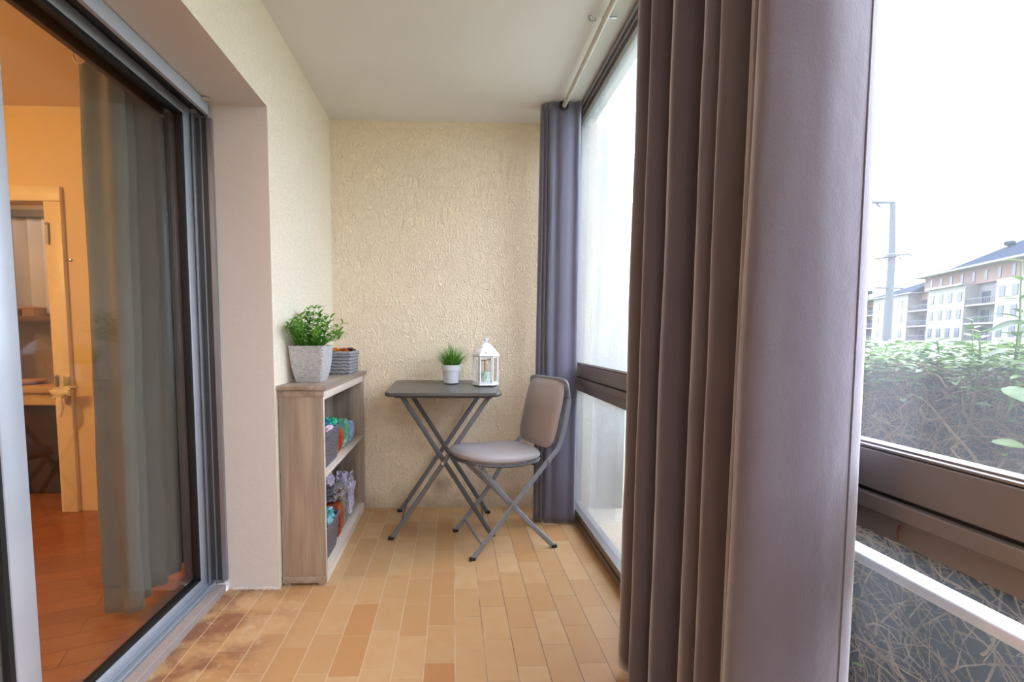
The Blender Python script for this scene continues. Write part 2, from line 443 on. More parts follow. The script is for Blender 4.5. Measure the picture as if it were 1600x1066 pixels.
def sash(b, x0, x1, y0, y1, z0, z1, w=.042, wb=.045):
    bbox(b, x0, x1, y0, y0+w, z0, z1, .003); bbox(b, x0, x1, y1-w, y1, z0, z1, .003)
    bbox(b, x0, x1, y0+w, y1-w, z0, z0+wb, .003); bbox(b, x0, x1, y0+w, y1-w, z1-.035, z1, .003)
sash(b, -.995, -.965, .93, YO-.008, .02, 1.848-.016); obj('rear_sash', b, M['alu_light'], door)
b = NB()
for (y0, y1, z0, z1) in ((.972, YO-.05, .065, .077), (.972, YO-.05, 1.785, 1.797), (YO-.064, YO-.05, .065, 1.797), (.972, .984, .065, 1.797)): box(b, -.992, -.969, y0, y1, z0, z1)
obj('gasket', b, M['black'], door, False)
b = NB(); box(b, -.984, -.980, .984, YO-.062, .077, 1.785); obj('rear_pane', b, M['glass_door'], door, False)
b = NB(); sash(b, -.958, -.932, -.72, 1.022, .022, 1.83, .056); obj('front_sash', b, M['alu_light'], door)
b = NB()
for (y0, y1, z0, z1) in ((-.664, .966, .067, .077), (.954, .967, .067, 1.795), (-.664, .966, 1.785, 1.795)): box(b, -.953, -.936, y0, y1, z0, z1)
obj('gasket', b, M['black'], door, False)
b = NB(); box(b, -.947, -.943, -.66, .955, .077, 1.786); obj('front_pane', b, M['glass_door'], door, False)
# small roller stop under the lintel
b = NB(); tube(b, [(-.915, 1.715, ZO-.012), (-.875, 1.722, ZO-.010), (-.862, 1.724, ZO-.011)], [.006, .0075, .006], 10)
tag(obj('shutter_stop', b, simple('beige_plastic', (172, 158, 144), .6)), 'small beige peg under the door lintel beside the shutter guide', 'peg')

# ------------------------------------------------------------------ interior room
b = NB(); box(b, -4.4, -1.056, YN, 4.3, -.1, -.001); S('floor_room', b, M['parquet'])
wr = paint('warm_room_wall', (226, 200, 150), .08); wc = paint('room_ceiling', (232, 214, 180), .05)
b = NB(); box(b, -4.4, -1.06, YN, 2.65, 2.235, 2.3); S('ceiling_room', b, wc)
b = NB()
box(b, -2.215, -1.06, 2.65, 2.72, 0, 2.235); box(b, -4.4, -2.95, 2.65, 2.72, 0, 2.235); box(b, -2.95, -2.215, 2.65, 2.72, 1.73, 2.235)
S('wall_room', b, wr)
b = NB(); box(b, -4.45, -4.4, YN, 4.3, 0, 2.3); box(b, -4.4, -1.06, YN-.05, YN, 0, 2.3); S('wall_far_side', b, wr)
b = NB(); bbox(b, -2.215, -2.135, 2.625, 2.65, .0, 1.729, .004); bbox(b, -3.03, -2.135, 2.625, 2.65, 1.73, 1.81, .004); bbox(b, -3.03, -2.95, 2.625, 2.65, 0, 1.729, .004); box(b, -2.226, -2.216, 2.628, 2.74, 0, 1.73)
S('trim_door', b, simple('cream_gloss', (232, 212, 168), .4, 0, .03), True)
# hinges and lever with ribbon on the casing
for z in (1.55, .72):
    b = NB(); tube(b, [(-2.205, 2.617, z-.05), (-2.205, 2.617, z+.05)], .007, 8); lumpy(b, (-2.205, 2.617, z+.058), (.009, .009, .009), 1, .0, 1, 2)
    tag(obj('hinge', b, M['zinc']), 'brass pin hinge on the inner door casing, ' + ('upper one above the shelf' if z > 1 else 'lower one beside the lever'), 'hinge')
lv = thing('door_lever', 'pale lever handle with a white ribbon on the inner door casing', 'door handle', (-2.15, 2.625, .7))
b = NB(); bbox(b, -2.165, -2.135, 2.612, 2.625, .62, .78, .004); obj('plate', b, M['zinc'], lv)
b = NB(); tube(b, [(-2.15, 2.615, .71), (-2.15, 2.57, .71), (-2.14, 2.562, .712), (-2.05, 2.562, .722)], .008, 8); obj('lever', b, M['zinc'], lv)
b = NB(); lumpy(b, (-2.145, 2.56, .69), (.035, .02, .03), 3, .5, 2, 3); lumpy(b, (-2.11, 2.56, .70), (.03, .015, .025), 5, .5, 2, 3); tube(b, [(-2.145, 2.556, .68), (-2.14, 2.556, .61), (-2.15, 2.556, .56)], [.012, .016, .01], 6)
obj('ribbon', b, simple('cream_ribbon', (240, 226, 190), .7), lv)
b = NB(); lathe(b, [(.006, 0), (.010, .003), (.008, .008), (.002, .01)], 0, 0, 12)
bmesh.ops.rotate(b, verts=b.verts, matrix=Matrix.Rotation(R_(90), 3, 'X')); bmesh.ops.translate(b, verts=b.verts, vec=(-2.115, 2.65, 1.42))
tag(obj('screw_cap', b, M['zinc']), 'tiny brown screw cap on the warm wall right of the inner doorway', 'screw')
# shutter box and curtain rod above the door, inside
b = NB(); box(b, -1.165, -1.06, YN, 2.65, 1.93, 2.235); S('trim_shutter_box', b, simple('brown_shutter_box', (120, 88, 62), .5, 0, .08, 9))
b = NB(); box(b, -1.075, -1.056, YN, YO, 1.80, 1.93); S('trim_lintel', b, simple('brown_lintel', (110, 82, 60), .5, 0, .08, 9))
b = NB(); tube(b, [(-1.2, YN+.1, 1.905), (-1.2, 2.45, 1.905)], .011, 12)
tag(obj('curtain_rod', b, metal('brass_rod', (190, 150, 95), .3, .8)), 'brass curtain rod inside the warm room above the sliding door', 'curtain rod')
def curtain(pl, z0, z1, bot=None, nz=24, wr=.0025, seed=0, n=8, thick=.003):
    """pl: plan points at mid height; bot: plan points at the bottom (same count)"""
    top = catmull([(x, y, 0) for x, y in pl], n); low = catmull([(x, y, 0) for x, y in (bot or pl)], n)
    b = NB(); G = []
    for j in range(nz+1):
        t = j/nz; z = z0+(z1-z0)*t; row = []
        for i, (a, c) in enumerate(zip(low, top)):
            k = t*t*(3-2*t); p = a.lerp(c, k)
            q = Vector((i*.12, z*2.2, seed)); w = noise.noise(q)*wr
            q2 = Vector((i*.3, z*9, seed+4)); w += noise.noise(q2)*wr*.35
            row.append(b.verts.new((p.x+w, p.y+w*.6, z)))
        G.append(row)
    for j in range(nz):
        for i in range(len(top)-1): b.faces.new((G[j][i], G[j][i+1], G[j+1][i+1], G[j+1][i]))
    return b
def solidify(o, t):
    m = o.modifiers.new('thickness', 'SOLIDIFY'); m.thickness = t; m.offset = 0
pl = [(-1.245, 1.64), (-1.215, 1.61), (-1.165, 1.618), (-1.125, 1.605), (-1.10, 1.635), (-1.15, 1.68), (-1.13, 1.72), (-1.165, 1.77), (-1.12, 1.805), (-1.15, 1.86), (-1.125, 1.905), (-1.165, 1.965), (-1.13, 2.0), (-1.16, 2.06), (-1.13, 2.12)]
pb = [(x-.005, y-.02) for i, (x, y) in enumerate(pl)]
rc = thing('indoor_curtain', 'sage grey curtain hanging inside behind the sliding door glass', 'curtain', (-1.2, 1.75, 0))
o = obj('cloth', curtain(pl, .03, 1.895, pb, 30, .006, 3), M['sheer'], rc, recalc=False); solidify(o, .002)
for i in range(4):
    b = NB(); y = 1.585+.13*i
    pts = [(-1.2+.02*math.cos(t), y, 1.897+.024*math.sin(t)) for t in [2*math.pi*k/20 for k in range(21)]]
    tube(b, pts, .003, 6, False); obj('ring', b, M['zinc'] if i else simple('pale_clip', (220, 190, 150), .5), rc)

# kitchen glimpsed through the inner doorway
KY = 3.45
b = NB(); box(b, -4.4, -1.9, KY, KY+.1, 0, 2.3); box(b, -1.95, -1.9, 2.72, KY, 0, 2.3); S('wall_kitchen', b, simple('kitchen_tile_wall', (176, 150, 118), .5, 0, .12, 6))
b = NB(); box(b, -4.4, -1.9, 2.72, KY, 2.24, 2.3); S('ceiling_kitchen', b, wc)
vb = thing('window_blind', 'grey vertical slat blind on the kitchen wall seen through the doorway', 'blind', (-3.1, KY-.04, 1.1))
b = NB(); box(b, -3.75, -2.6, KY-.07, KY-.03, 1.83, 1.88); obj('head_rail', b, simple('blind_rail', (110, 100, 96), .6), vb)
for i in range(11):
    b = NB(); x = -3.7+.1*i
    loft(b, [[(x, KY-.05, z), (x+.05, KY-.035, z), (x+.098, KY-.045, z), (x+.098, KY-.042, z), (x+.05, KY-.032, z), (x, KY-.047, z)] for z in (1.16, 1.83)])
    obj('slat', b, simple('blind_slat', (200, 192, 196), .7, 0, .05, 4) if i == 0 else bpy.data.materials['blind_slat'], vb)
b = NB(); bbox(b, -3.8, -2.3, KY-.26, KY-.001, 1.10, 1.135, .004); tag(obj('wall_shelf', b, simple('kitchen_shelf_wood', (120, 84, 52), .5)), 'brown wall shelf below the grey blind in the kitchen', 'shelf')
for k, (x, w, h, c, nm, lb) in enumerate(((-3.15, .09, .075, (196, 150, 92), 'storage_box', 'small tan box at the left end of the kitchen shelf'), (-3.02, .06, .05, (120, 74, 44), 'storage_tin', 'low brown tin between the boxes on the kitchen shelf'), (-2.90, .08, .06, (180, 130, 80), 'storage_box', 'flat orange tan box at the right end of the kitchen shelf'))):
    b = NB(); bbox(b, x-w/2, x+w/2, KY-.2, KY-.1, 1.136, 1.136+h, .005); bbox(b, x-w/2-.003, x+w/2+.003, KY-.203, KY-.097, 1.136+h-.014, 1.136+h+.004, .003)
    tag(obj(nm, b, simple('shelf_item_%d' % k, c, .6)), lb, 'box')
wt = thing('kitchen_counter', 'tan kitchen counter over a dark cabinet beyond the inner doorway', 'counter', (-3.05, 3.1, 0))
b = NB(); bbox(b, -3.9, -2.3, 2.86, KY-.002, .655, .69, .004); obj('worktop', b, simple('tan_worktop', (206, 168, 112), .45, 0, .08, 5), wt)
b = NB(); bbox(b, -3.9, -2.3, 2.89, 2.92, .575, .654, .004); obj('apron', b, simple('cream_apron', (205, 180, 130), .5), wt)
b = NB(); box(b, -3.9, -2.3, 2.95, KY-.01, 0, .575); obj('cabinet', b, wood('dark_cabinet', (40, 22, 16), (64, 36, 24), 2, 20), wt, False)
b = NB(); lathe(b, [(.02, .691), (.10, .696), (.13, .712), (.126, .716), (.09, .702), (.02, .698)], -2.78, 3.05, 24); tag(obj('serving_plate', b, simple('tan_plate', (190, 130, 80), .5)), 'flat orange brown plate on the tan kitchen counter', 'plate')

# ------------------------------------------------------------------ curtains on the balcony
rod = thing('curtain_rod', 'long white curtain rod under the ceiling along the window', 'curtain rod', (.55, .8, 2.165))
b = NB(); tube(b, [(.55, -1.6, 2.165), (.55, 2.47, 2.165)], .011, 14); obj('pole', b, simple('offwhite_rod', (196, 188, 180), .4, .1), rod)
b = NB(); bbox(b, .535, .665, 2.472, 2.484, 2.15, 2.18, .002); tube(b, [(.55, 2.47, 2.165), (.55, 2.49, 2.165)], .014, 12); obj('bracket', b, M['black'], rod)
hk = NB(); tube(hk, [(.505, 1.80, 2.2), (.505, 1.80, 2.188), (.507, 1.79, 2.176), (.515, 1.782, 2.172), (.522, 1.785, 2.176), (.524, 1.79, 2.186)], .0022, 8)
lathe(hk, [(.008, 2.1995), (.008, 2.196), (.003, 2.194)], .505, 1.80, 12)
tag(obj('ceiling_hook', hk, M['zinc']), 'small bent wire hook screwed in the ceiling beside the rod', 'hook')
b = NB(); tube(b, [(.56, 1.78, 2.2), (.56, 1.78, 2.17)], .003, 8); bbox(b, .545, .60, 1.776, 1.786, 2.183, 2.188, .001)
obj('bracket', b, M['zinc'], rod)

P = [(.60, 1.40), (.545, 1.36), (.502, 1.315), (.525, 1.27), (.585, 1.255), (.575, 1.225), (.500, 1.205), (.496, 1.175), (.56, 1.16), (.585, 1.145),
     (.53, 1.125), (.497, 1.095), (.512, 1.06), (.585, 1.03), (.59, 1.01), (.53, .985), (.499, .955), (.52, .925), (.585, .92), (.575, .90), (.505, .895), (.492, .87), (.525, .845), (.59, .84), (.585, .815),
     (.505, .80), (.483, .775), (.50, .755), (.565, .765), (.56, .745), (.475, .735), (.448, .712), (.462, .687), (.52, .668), (.575, .675), (.612, .692), (.628, .712), (.618, .726)]
P = [((x+.03*max(0, (x-.53)/.06) if i < 33 else x), y) for i, (x, y) in enumerate(P)]
Pb = []
for i, (x, y) in enumerate(P):
    f = i/len(P); xx = .535+(x-.535)*1.14; Pb.append((xx+.004, y-.012+(.006 if f < .5 else -.004)))
Pt = [(.54+(x-.54)*.93+.006, y+.02*(1-i/len(P))) for i, (x, y) in enumerate(P)]
bc = thing('window_curtain', 'large taupe brown velvet curtain gathered in deep folds, nearest the camera', 'curtain', (.55, 1.0, 0))
bmc = curtain(Pt, .022, 2.19, Pb, 60, .004, 1, 8)
o = obj('cloth', bmc, M['velvet'], bc, recalc=False); solidify(o, .0035)
# stitched hem along the near edge
b = NB()
tp = catmull([(x, y, 0) for x, y in Pt], 8); lw = catmull([(x, y, 0) for x, y in Pb], 8)
i0 = len(tp)-22
pts = []
for j in range(41):
    t = j/40; z = .03+2.14*t; k = t*t*(3-2*t); p = lw[i0].lerp(tp[i0], k); pts.append((p.x-.001, p.y-.0035, z))
tube(b, pts, .0012, 6); obj('hem_seam', b, M['velvet'], bc)
b = NB()
E0 = [(.618, .724), (.632, .742), (.640, .765), (.636, .79)]
obj('lining', curtain([(x, y) for x, y in E0], .022, 2.19, [(x+.022, y-.004) for x, y in E0], 40, .003, 6), M['hem'], bc, recalc=False)
def grommet(x, y, z, par, ax='y'):
    b = NB(); pts = []
    for k in range(25):
        t = 2*math.pi*k/24
        pts.append((x+.021*math.cos(t), y, z+.021*math.sin(t)))
    tube(b, pts, .0042, 8, False, Vector((0, 1, 0))); return obj('grommet', b, simple('dark_grommet', (60, 56, 62), .3, .7) if 'dark_grommet' not in bpy.data.materials else bpy.data.materials['dark_grommet'], par)
Q = [(.452, 2.50), (.446, 2.44), (.462, 2.432), (.470, 2.49), (.466, 2.43), (.478, 2.418), (.488, 2.47), (.484, 2.41), (.496, 2.398), (.52, 2.402), (.545, 2.39), (.575, 2.392), (.605, 2.402), (.63, 2.396), (.642, 2.41), (.638, 2.43)]
Qb = [(x-.006+.02*i/15, y-.004) for i, (x, y) in enumerate(Q)]
fc = thing('window_curtain', 'slate grey eyelet curtain hanging in the far corner behind the folding chair', 'curtain', (.55, 2.42, 0))
bmf = curtain(Q, .012, 2.19, Qb, 50, .003, 8, 8)
o = obj('cloth', bmf, M['velvet_b'], fc, recalc=False); solidify(o, .003)
grommet(.55, 2.388, 2.165, fc)
b = NB(); lathe(b, [(.017, 0), (.017, .001)], 0, 0, 20); bmesh.ops.rotate(b, verts=b.verts, matrix=Matrix.Rotation(R_(90), 3, 'X')); bmesh.ops.translate(b, verts=b.verts, vec=(.55, 2.3875, 2.165)); obj('eyelet_hole', b, M['black'], fc)

# ------------------------------------------------------------------ shelf unit
SY0, SY1, SX0, SX1, SH = 1.812, 2.632, -.688, -.512, .812
sh = thing('bookshelf', 'low grey oak shelf unit with two open shelves against left wall', 'shelf', ((SX0+SX1)/2, (SY0+SY1)/2, 0))
def part(nm, m, *bx, bev=.0015):
    b = NB(); bbox(b, *bx, bev); return obj(nm, b, m, sh)
part('top', M['oaky'], SX0, SX1+.014, SY0-.010, SY1+.012, SH-.019, SH, bev=.002)
part('side_panel', M['oakz'], SX0+.004, SX1, SY0, SY0+.016, .012, SH-.020)
part('side_panel', M['oakz'], SX0+.004, SX1, SY1-.016, SY1, .012, SH-.020)
part('top_band', M['oaky'], SX0+.002, SX1+.003, SY0-.003, SY0, SH-.045, SH-.020)
part('base_band', M['oaky'], SX0+.002, SX1+.002, SY0-.004, SY0, .010, .038)
part('top_rail', M['oakl'], SX1-.014, SX1, SY0+.017, SY1-.017, SH-.058, SH-.020)
part('shelf_board', M['oakl'], SX0+.008, SX1-.001, SY0+.017, SY1-.017, .436, .452)
part('bottom_board', M['oakl'], SX0+.008, SX1-.001, SY0+.017, SY1-.017, .034, .050)
part('plinth', M['oakl'], SX1-.014, SX1, SY0+.017, SY1-.017, .001, .033)
part('back_panel', M['oakz'], SX0+.001, SX0+.005, SY0+.017, SY1-.017, .02, SH-.020)
part('edge_strip', M['oakl'], SX1, SX1+.0012, SY0, SY0+.016, .038, SH-.045, bev=.0003)
for x in (SX0+.02, SX1-.02):
    b = NB(); bbox(b, x-.012, x+.012, SY0, SY0+.02, .0, .012, .001); obj('foot', b, M['oaky'], sh)

def basket(name, label, x0, x1, y0, y1, z0, z1, mat, taper=.86, rim=True, solid_top=None):
    cx, cy = (x0+x1)/2, (y0+y1)/2; w, d = x1-x0, y1-y0
    root = thing(name, label, 'basket', (cx, cy, z0))
    b = NB(); R = []; r = min(w, d)*.1
    def ring(k, z, ins=0): return [(cx+x*k, cy+y*k, z) for x, y in rrect(w-ins, d-ins, r, 4)]
    h = z1-z0
    R += [ring(taper*.97, z0), ring(taper, z0+.006)]
    for k in range(1, 8): R.append(ring(taper+(1-taper)*k/7, z0+h*k/7*.94))
    R += [ring(1.0, z1-.003), ring(.985, z1), ring(.94, z1), ring(.925, z1-.01), ring(taper*.9, z0+.01)]
    loft(b, R); obj('body', b, mat, root)
    if rim:
        b = NB(); loft(b, [ring(1.035, z1-.022), ring(1.045, z1-.012), ring(1.04, z1-.001), ring(1.01, z1+.002), ring(.95, z1+.001), ring(.945, z1-.02), ring(1.0, z1-.024)], False, False); obj('rim', b, mat, root)
    return root
Z2 = SH
basket('storage_basket', 'small grey woven basket with orange bits on top of the shelf', -.640, -.515, 2.33, 2.53, Z2+.0005, Z2+.118, M['weave_l'], .9)
for k, (x, y, c, lb) in enumerate(((-.60, 2.37, (236, 150, 60), 'orange crumpled wrapper sticking out of the small grey basket, left piece'), (-.565, 2.385, (240, 120, 40), 'bright orange crumpled wrapper in middle of the small grey basket'), (-.545, 2.44, (90, 46, 40), 'dark maroon crumpled piece at right in the small grey basket'))):
    b = NB(); lumpy(b, (x, y, Z2+.118), (.022, .028, .016), k+3, .6, 2.4, 3); tag(obj('crumpled_wrapper', b, marbled('wrap_%d' % k, [c, tuple(int(v*.6) for v in c)], 40)), lb, 'wrapper')

# potted plant on the shelf
pp = thing('potted_plant', 'leafy green plant in a square embossed grey pot on the shelf', 'potted plant', (-.615, 1.985, Z2))
b = NB(); cx, cy = -.606, 1.985; th = R_(0)
def sq(h, z, r=.012): return [(cx+x, cy+y, z) for x, y in rrect(2*h, 2*h, r, 4)]
pz = Z2+.001
loft(b, [sq(.052, pz), sq(.054, pz+.003), sq(.064, pz+.045), sq(.0705, pz+.09), sq(.0745, pz+.145), sq(.075, pz+.152), sq(.071, pz+.153), sq(.069, pz+.14), sq(.066, pz+.13)], True, True)
obj('pot', b, M['rock'], pp)
b = NB(); lumpy(b, (cx, cy, pz+.131), (.063, .063, .006), 1, .2, 3, 3); obj('soil', b, M['soil'], pp)
def leaf(b, p, d, n, L, W, curl=.25, seg=4):
    d = d.normalized(); s = d.cross(n)
    if s.length < 1e-4: s = Vector((1, 0, 0))
    s.normalize(); n = s.cross(d).normalized(); prev = None
    for i in range(seg+1):
        t = i/seg; w = W*math.sin(math.pi*min(1, .08+t*.92))**.8*.5; c = p+d*L*t-n*L*curl*t*t
        row = [b.verts.new(c-s*w+n*w*.25), b.verts.new(c), b.verts.new(c+s*w+n*w*.25)]
        if prev:
            b.faces.new((prev[0], prev[1], row[1], row[0])); b.faces.new((prev[1], prev[2], row[2], row[1]))
        prev = row
rnd = random.Random(11)
b = NB(); st = NB()
for i in range(46):
    a = rnd.uniform(0, 2*math.pi); rr = .05*math.sqrt(rnd.random()); tilt = rnd.uniform(.05, .75)
    L = rnd.uniform(.115, .20)*(1-.25*tilt)
    p0 = Vector((cx+rr*math.cos(a), cy+rr*math.sin(a), pz+.13)); dirx = Vector((math.cos(a)*tilt, math.sin(a)*tilt, 1)).normalized()
    pts = []
    for k in range(7):
        t = k/6; q = p0+dirx*L*t+Vector((math.cos(a), math.sin(a), -.6))*.03*t*t*tilt*2
        q.x = max(q.x, -.672); pts.append(q)
    tube(st, pts, [.0016-.0001*k for k in range(7)], 5)
    for k in range(1, 7):
        for s_ in range(3 if k < 6 else 5):
            aa = rnd.uniform(0, 2*math.pi); dd = Vector((math.cos(aa), math.sin(aa), rnd.uniform(.2, 1.1)))
            if pts[k].x < -.65 and dd.x < 0: dd.x = abs(dd.x)
            leaf(b, pts[k], dd, Vector((0, 0, 1)), rnd.uniform(.028, .052), rnd.uniform(.007, .012), .35)
obj('foliage', b, M['leaf'], pp, recalc=False); obj('stems', st, M['leaf'], pp)

# things on the middle shelf
MZ = .4525
basket('storage_basket', 'dark grey woven basket filled with cloths on the middle shelf', -.665, -.522, 1.86, 2.13, MZ, MZ+.155, M['weave_d'], .84)
items = [('folded_cloth', 'cloth', 'teal and blue crumpled cloth heaped in the middle shelf basket', (-.595, 1.98, MZ+.165), (.055, .095, .020), [(20, 60, 120), (30, 150, 160), (16, 30, 60)]),
         ('folded_cloth', 'cloth', 'bright green crumpled cloth at the far end of the middle basket', (-.58, 2.09, MZ+.165), (.045, .04, .018), [(20, 120, 60), (60, 200, 150), (24, 90, 40)]),
         ('folded_cloth', 'cloth', 'pale pink crumpled cloth over the rim of the middle basket', (-.545, 1.96, MZ+.160), (.024, .045, .012), [(236, 214, 226), (214, 190, 206)]),
         ('folded_cloth', 'cloth', 'black crumpled cloth at the back of the middle shelf basket', (-.64, 1.99, MZ+.175), (.025, .10, .026), [(26, 22, 24), (60, 50, 48)])]
def crumple(it, k, z=None, alpha=1.0, rough=.45, sub=4):
    nm, cat, lb, c, s_, cols = it
    b = NB(); lumpy(b, c, s_, k*1.7+2, .45, 2.6, sub, .8)
    return tag(obj(nm, b, marbled('%s_mat_%d' % (nm, k), cols, 26, rough, alpha)), lb, cat)
for k, it in enumerate(items): crumple(it, k)
def packet(nm, lb, cat, x0, x1, y0, y1, z0, z1, cols, k, lean=0):
    b = NB(); t = bmesh.new(); box(t, x0, x1, y0, y1, z0, z1); bmesh.ops.subdivide_edges(t, edges=list(t.edges), cuts=5, use_grid_fill=True)
    for v in t.verts:
        f = (v.co.z-z0)/(z1-z0); cxm = (x0+x1)/2
        v.co.x = cxm+(v.co.x-cxm)*(1-.25*abs(2*f-1)**3); v.co.y += lean*f*(z1-z0)
        if f > .02: v.co += Vector((noise.noise(v.co*40+Vector((k, 0, 0))), noise.noise(v.co*40+Vector((0, k, 0))), 0))*.003
    merge(b, t); return tag(obj(nm, b, marbled('%s_mat_%d' % (nm, k), cols, 34, .4)), lb, cat)
packet('snack_packet', 'red and brown packet standing next to the dark basket, middle shelf', 'packet', -.66, -.535, 2.19, 2.235, MZ, MZ+.125, [(190, 50, 30), (216, 80, 40), (130, 40, 30)], 1)
packet('snack_packet', 'teal green packet leaning beside the red packet on middle shelf', 'packet', -.65, -.53, 2.27, 2.33, MZ, MZ+.135, [(120, 200, 180), (60, 150, 120), (180, 226, 210)], 2, .15)
packet('snack_packet', 'small dark green packet behind the teal packet on middle shelf', 'packet', -.665, -.58, 2.36, 2.39, MZ, MZ+.13, [(30, 80, 60), (80, 130, 100)], 3)
packet('tissue_packet', 'pale blue and white packet at the far end of middle shelf', 'packet', -.63, -.535, 2.42, 2.47, MZ, MZ+.10, [(190, 214, 240), (120, 160, 220), (240, 240, 250)], 4, .2)
b = NB(); bbox(b, -.60, -.545, 2.142, 2.175, MZ, MZ+.085, .003); tag(obj('cardboard_box', b, simple('cardboard', (190, 150, 110), .8)), 'tan cardboard carton squeezed between the basket and the red packet', 'box')
# things on the bottom shelf
BZ = .0505
basket('storage_basket', 'dark grey woven basket stuffed with blue bags on the bottom shelf', -.665, -.525, 1.86, 2.10, BZ, BZ+.155, M['weave_d'], .84)
low = [('plastic_bag', 'bag', 'blue and pale teal plastic bag bulging out of the bottom basket', (-.59, 1.96, BZ+.165), (.06, .095, .045), [(30, 50, 90), (150, 200, 220), (60, 150, 140), (20, 30, 60)]),
       ('plastic_bag', 'bag', 'shiny black plastic bag lying over the bottom basket', (-.595, 1.98, BZ+.255), (.055, .11, .028), [(14, 14, 18), (80, 84, 96), (18, 18, 22)]),
       ('plastic_bag', 'bag', 'white patterned plastic bag standing behind the black bag', (-.625, 2.19, BZ+.255), (.035, .085, .065), [(216, 210, 226), (168, 160, 186), (236, 232, 240)]),
       ('plastic_bag', 'bag', 'crumpled white bag at the far end of the bottom shelf', (-.585, 2.43, BZ+.115), (.05, .075, .115), [(222, 218, 236), (176, 170, 196), (240, 238, 246)]),
       ('plastic_bag', 'bag', 'smoky translucent bag draped above the red brick pack', (-.585, 2.25, BZ+.19), (.045, .075, .03), [(120, 104, 98), (176, 164, 160), (90, 80, 76)])]
for k, it in enumerate(low): crumple(it, k+10, rough=.25)
packet('storage_pack', 'brick red pack standing right of the bottom basket', 'packet', -.64, -.535, 2.15, 2.215, BZ, BZ+.15, [(150, 60, 40), (176, 84, 56), (110, 40, 30)], 7)
packet('storage_pack', 'mottled olive and grey pack behind the brick red pack', 'packet', -.64, -.54, 2.235, 2.315, BZ, BZ+.145, [(90, 90, 70), (150, 146, 120), (60, 60, 54)], 8)

# ------------------------------------------------------------------ table
TZ = .750
tb = thing('bistro_table', 'charcoal square folding table on crossed steel legs by back wall', 'table', (-.05, 2.41, 0))
b = NB(); tcx, tcy, tw, td = -.048, 2.405, .56, .47
def tr(k, z, tilt=.0): return [(tcx+x*k, tcy+y*k, z+tilt*y*k) for x, y in rrect(tw, td, .035, 6)]
TT = .04
loft(b, [tr(.985, TZ-.019, TT), tr(1.0, TZ-.015, TT), tr(1.0, TZ-.004, TT), tr(.992, TZ, TT)]); obj('tabletop', b, M['table'], tb)
for yy in (2.225, 2.575):
    b = NB(); bbox(b, -.285, .19, yy-.010, yy+.010, TZ-.040, TZ-.026, .002); obj('support_rail', b, M['steel_d'], tb)
SEC = oval(.024, .012)
def strip(pts, w=.024, t=.012): 
    b = NB(); tube(b, pts, 1, 10, True, Vector((0, 1, 0)), oval(t, w)); return b
for y in (2.23, 2.60):
    obj('leg', strip([(.175, y, TZ-.03), (-.303, y, .008)]), M['steel_t'], tb)
for y in (2.262, 2.568):
    obj('leg', strip([(-.258, y, TZ-.03), (.195, y, .008)]), M['steel_d'], tb)
for (x, y) in ((-.306, 2.23), (-.306, 2.60), (.198, 2.262), (.198, 2.568)):
    b = NB(); bbox(b, x-.016, x+.014, y-.009, y+.009, .0, .016, .004); obj('foot_cap', b, M['black'], tb)
for (x, z, y0, y1) in ((-.262, .07, 2.23, 2.60), (.155, .07, 2.262, 2.568), (.172, TZ-.032, 2.23, 2.6), (-.256, TZ-.032, 2.262, 2.568)):
    b = NB(); tube(b, [(x, y0, z), (x, y1, z)], .004 if z < .3 else .006, 8); obj('crossbar', b, M['steel_d'], tb)
for y in (2.222, 2.608):
    b = NB(); tube(b, [(-.0525, y-.003, .386), (-.0525, y+.003, .386)], .007, 10); obj('rivet', b, M['zinc'], tb)

# ------------------------------------------------------------------ chair
th = R_(13.5); U = Vector((math.cos(th), math.sin(th), 0)); V = Vector((-math.sin(th), math.cos(th), 0)); O = Vector((.09, 2.008, 0))
ch = thing('folding_chair', 'grey steel folding chair with padded taupe seat and back', 'chair', (.25, 2.2, 0))
def W(u, v, z):
    k = min(1, max(0, (z-.2)/.25)); u2 = u-.045*(v/.3)*k
    return O+U*u2+V*v+Vector((0, 0, z))
def cpath(uz, v, w=.022, t=.011, n=6):
    c = catmull([(u, 0, z) for u, z in uz], n) if len(uz) > 2 else [Vector((u, 0, z)) for u, z in uz]
    return [W(p.x, v, p.z) for p in c]
def cstrip(uz, v, w=.024, t=.012, n=6):
    b = NB(); tube(b, cpath(uz, v, n=n), 1, 10, True, V, oval(t, w)); return b
OUT = [(.0, .008), (.187, .232), (.355, .428), (.410, .492), (.436, .57), (.452, .65), (.462, .72)]
for v in (0, .32): obj('back_leg', cstrip(OUT, v), M['steel'], ch)
b = NB(); pts = []
for s_ in range(25):
    t = s_/24; a = math.pi*(1-t)
    # rounded hoop joining both uprights over the top
    cxp = math.cos(a); v = .16+.16*math.copysign(abs(cxp)**.26, cxp); z = .72+.085*abs(math.sin(a))**.30
    pts.append(W(.462-.012*(z-.72)/.085, v, z))
tube(b, pts, 1, 10, True, U, oval(.012, .022)); obj('back_hoop', b, M['steel'], ch)
INN = [(.030, .432), (.195, .229), (.408, .008)]
for v in (.028, .292): obj('front_leg', cstrip(INN, v), M['steel'], ch)
for u, v in ((-.003, 0), (-.003, .32), (.412, .028), (.412, .292)):
    b = NB(); p = W(u, v, 0); t = bmesh.new(); bbox(t, -.014, .014, -.009, .009, 0, .015, .003); bmesh.ops.rotate(t, verts=t.verts, matrix=Matrix.Rotation(th, 3, 'Z')); bmesh.ops.translate(t, verts=t.verts, vec=p); merge(b, t); obj('foot_cap', b, M['black'], ch)
b = NB(); tube(b, [W(.046, 0, .062), W(.046, .32, .062)], .006, 8); obj('foot_bar', b, M['steel'], ch)
b = NB(); tube(b, [W(.36, .028, .055), W(.36, .292, .055)], .005, 8); obj('rear_bar', b, M['steel'], ch)
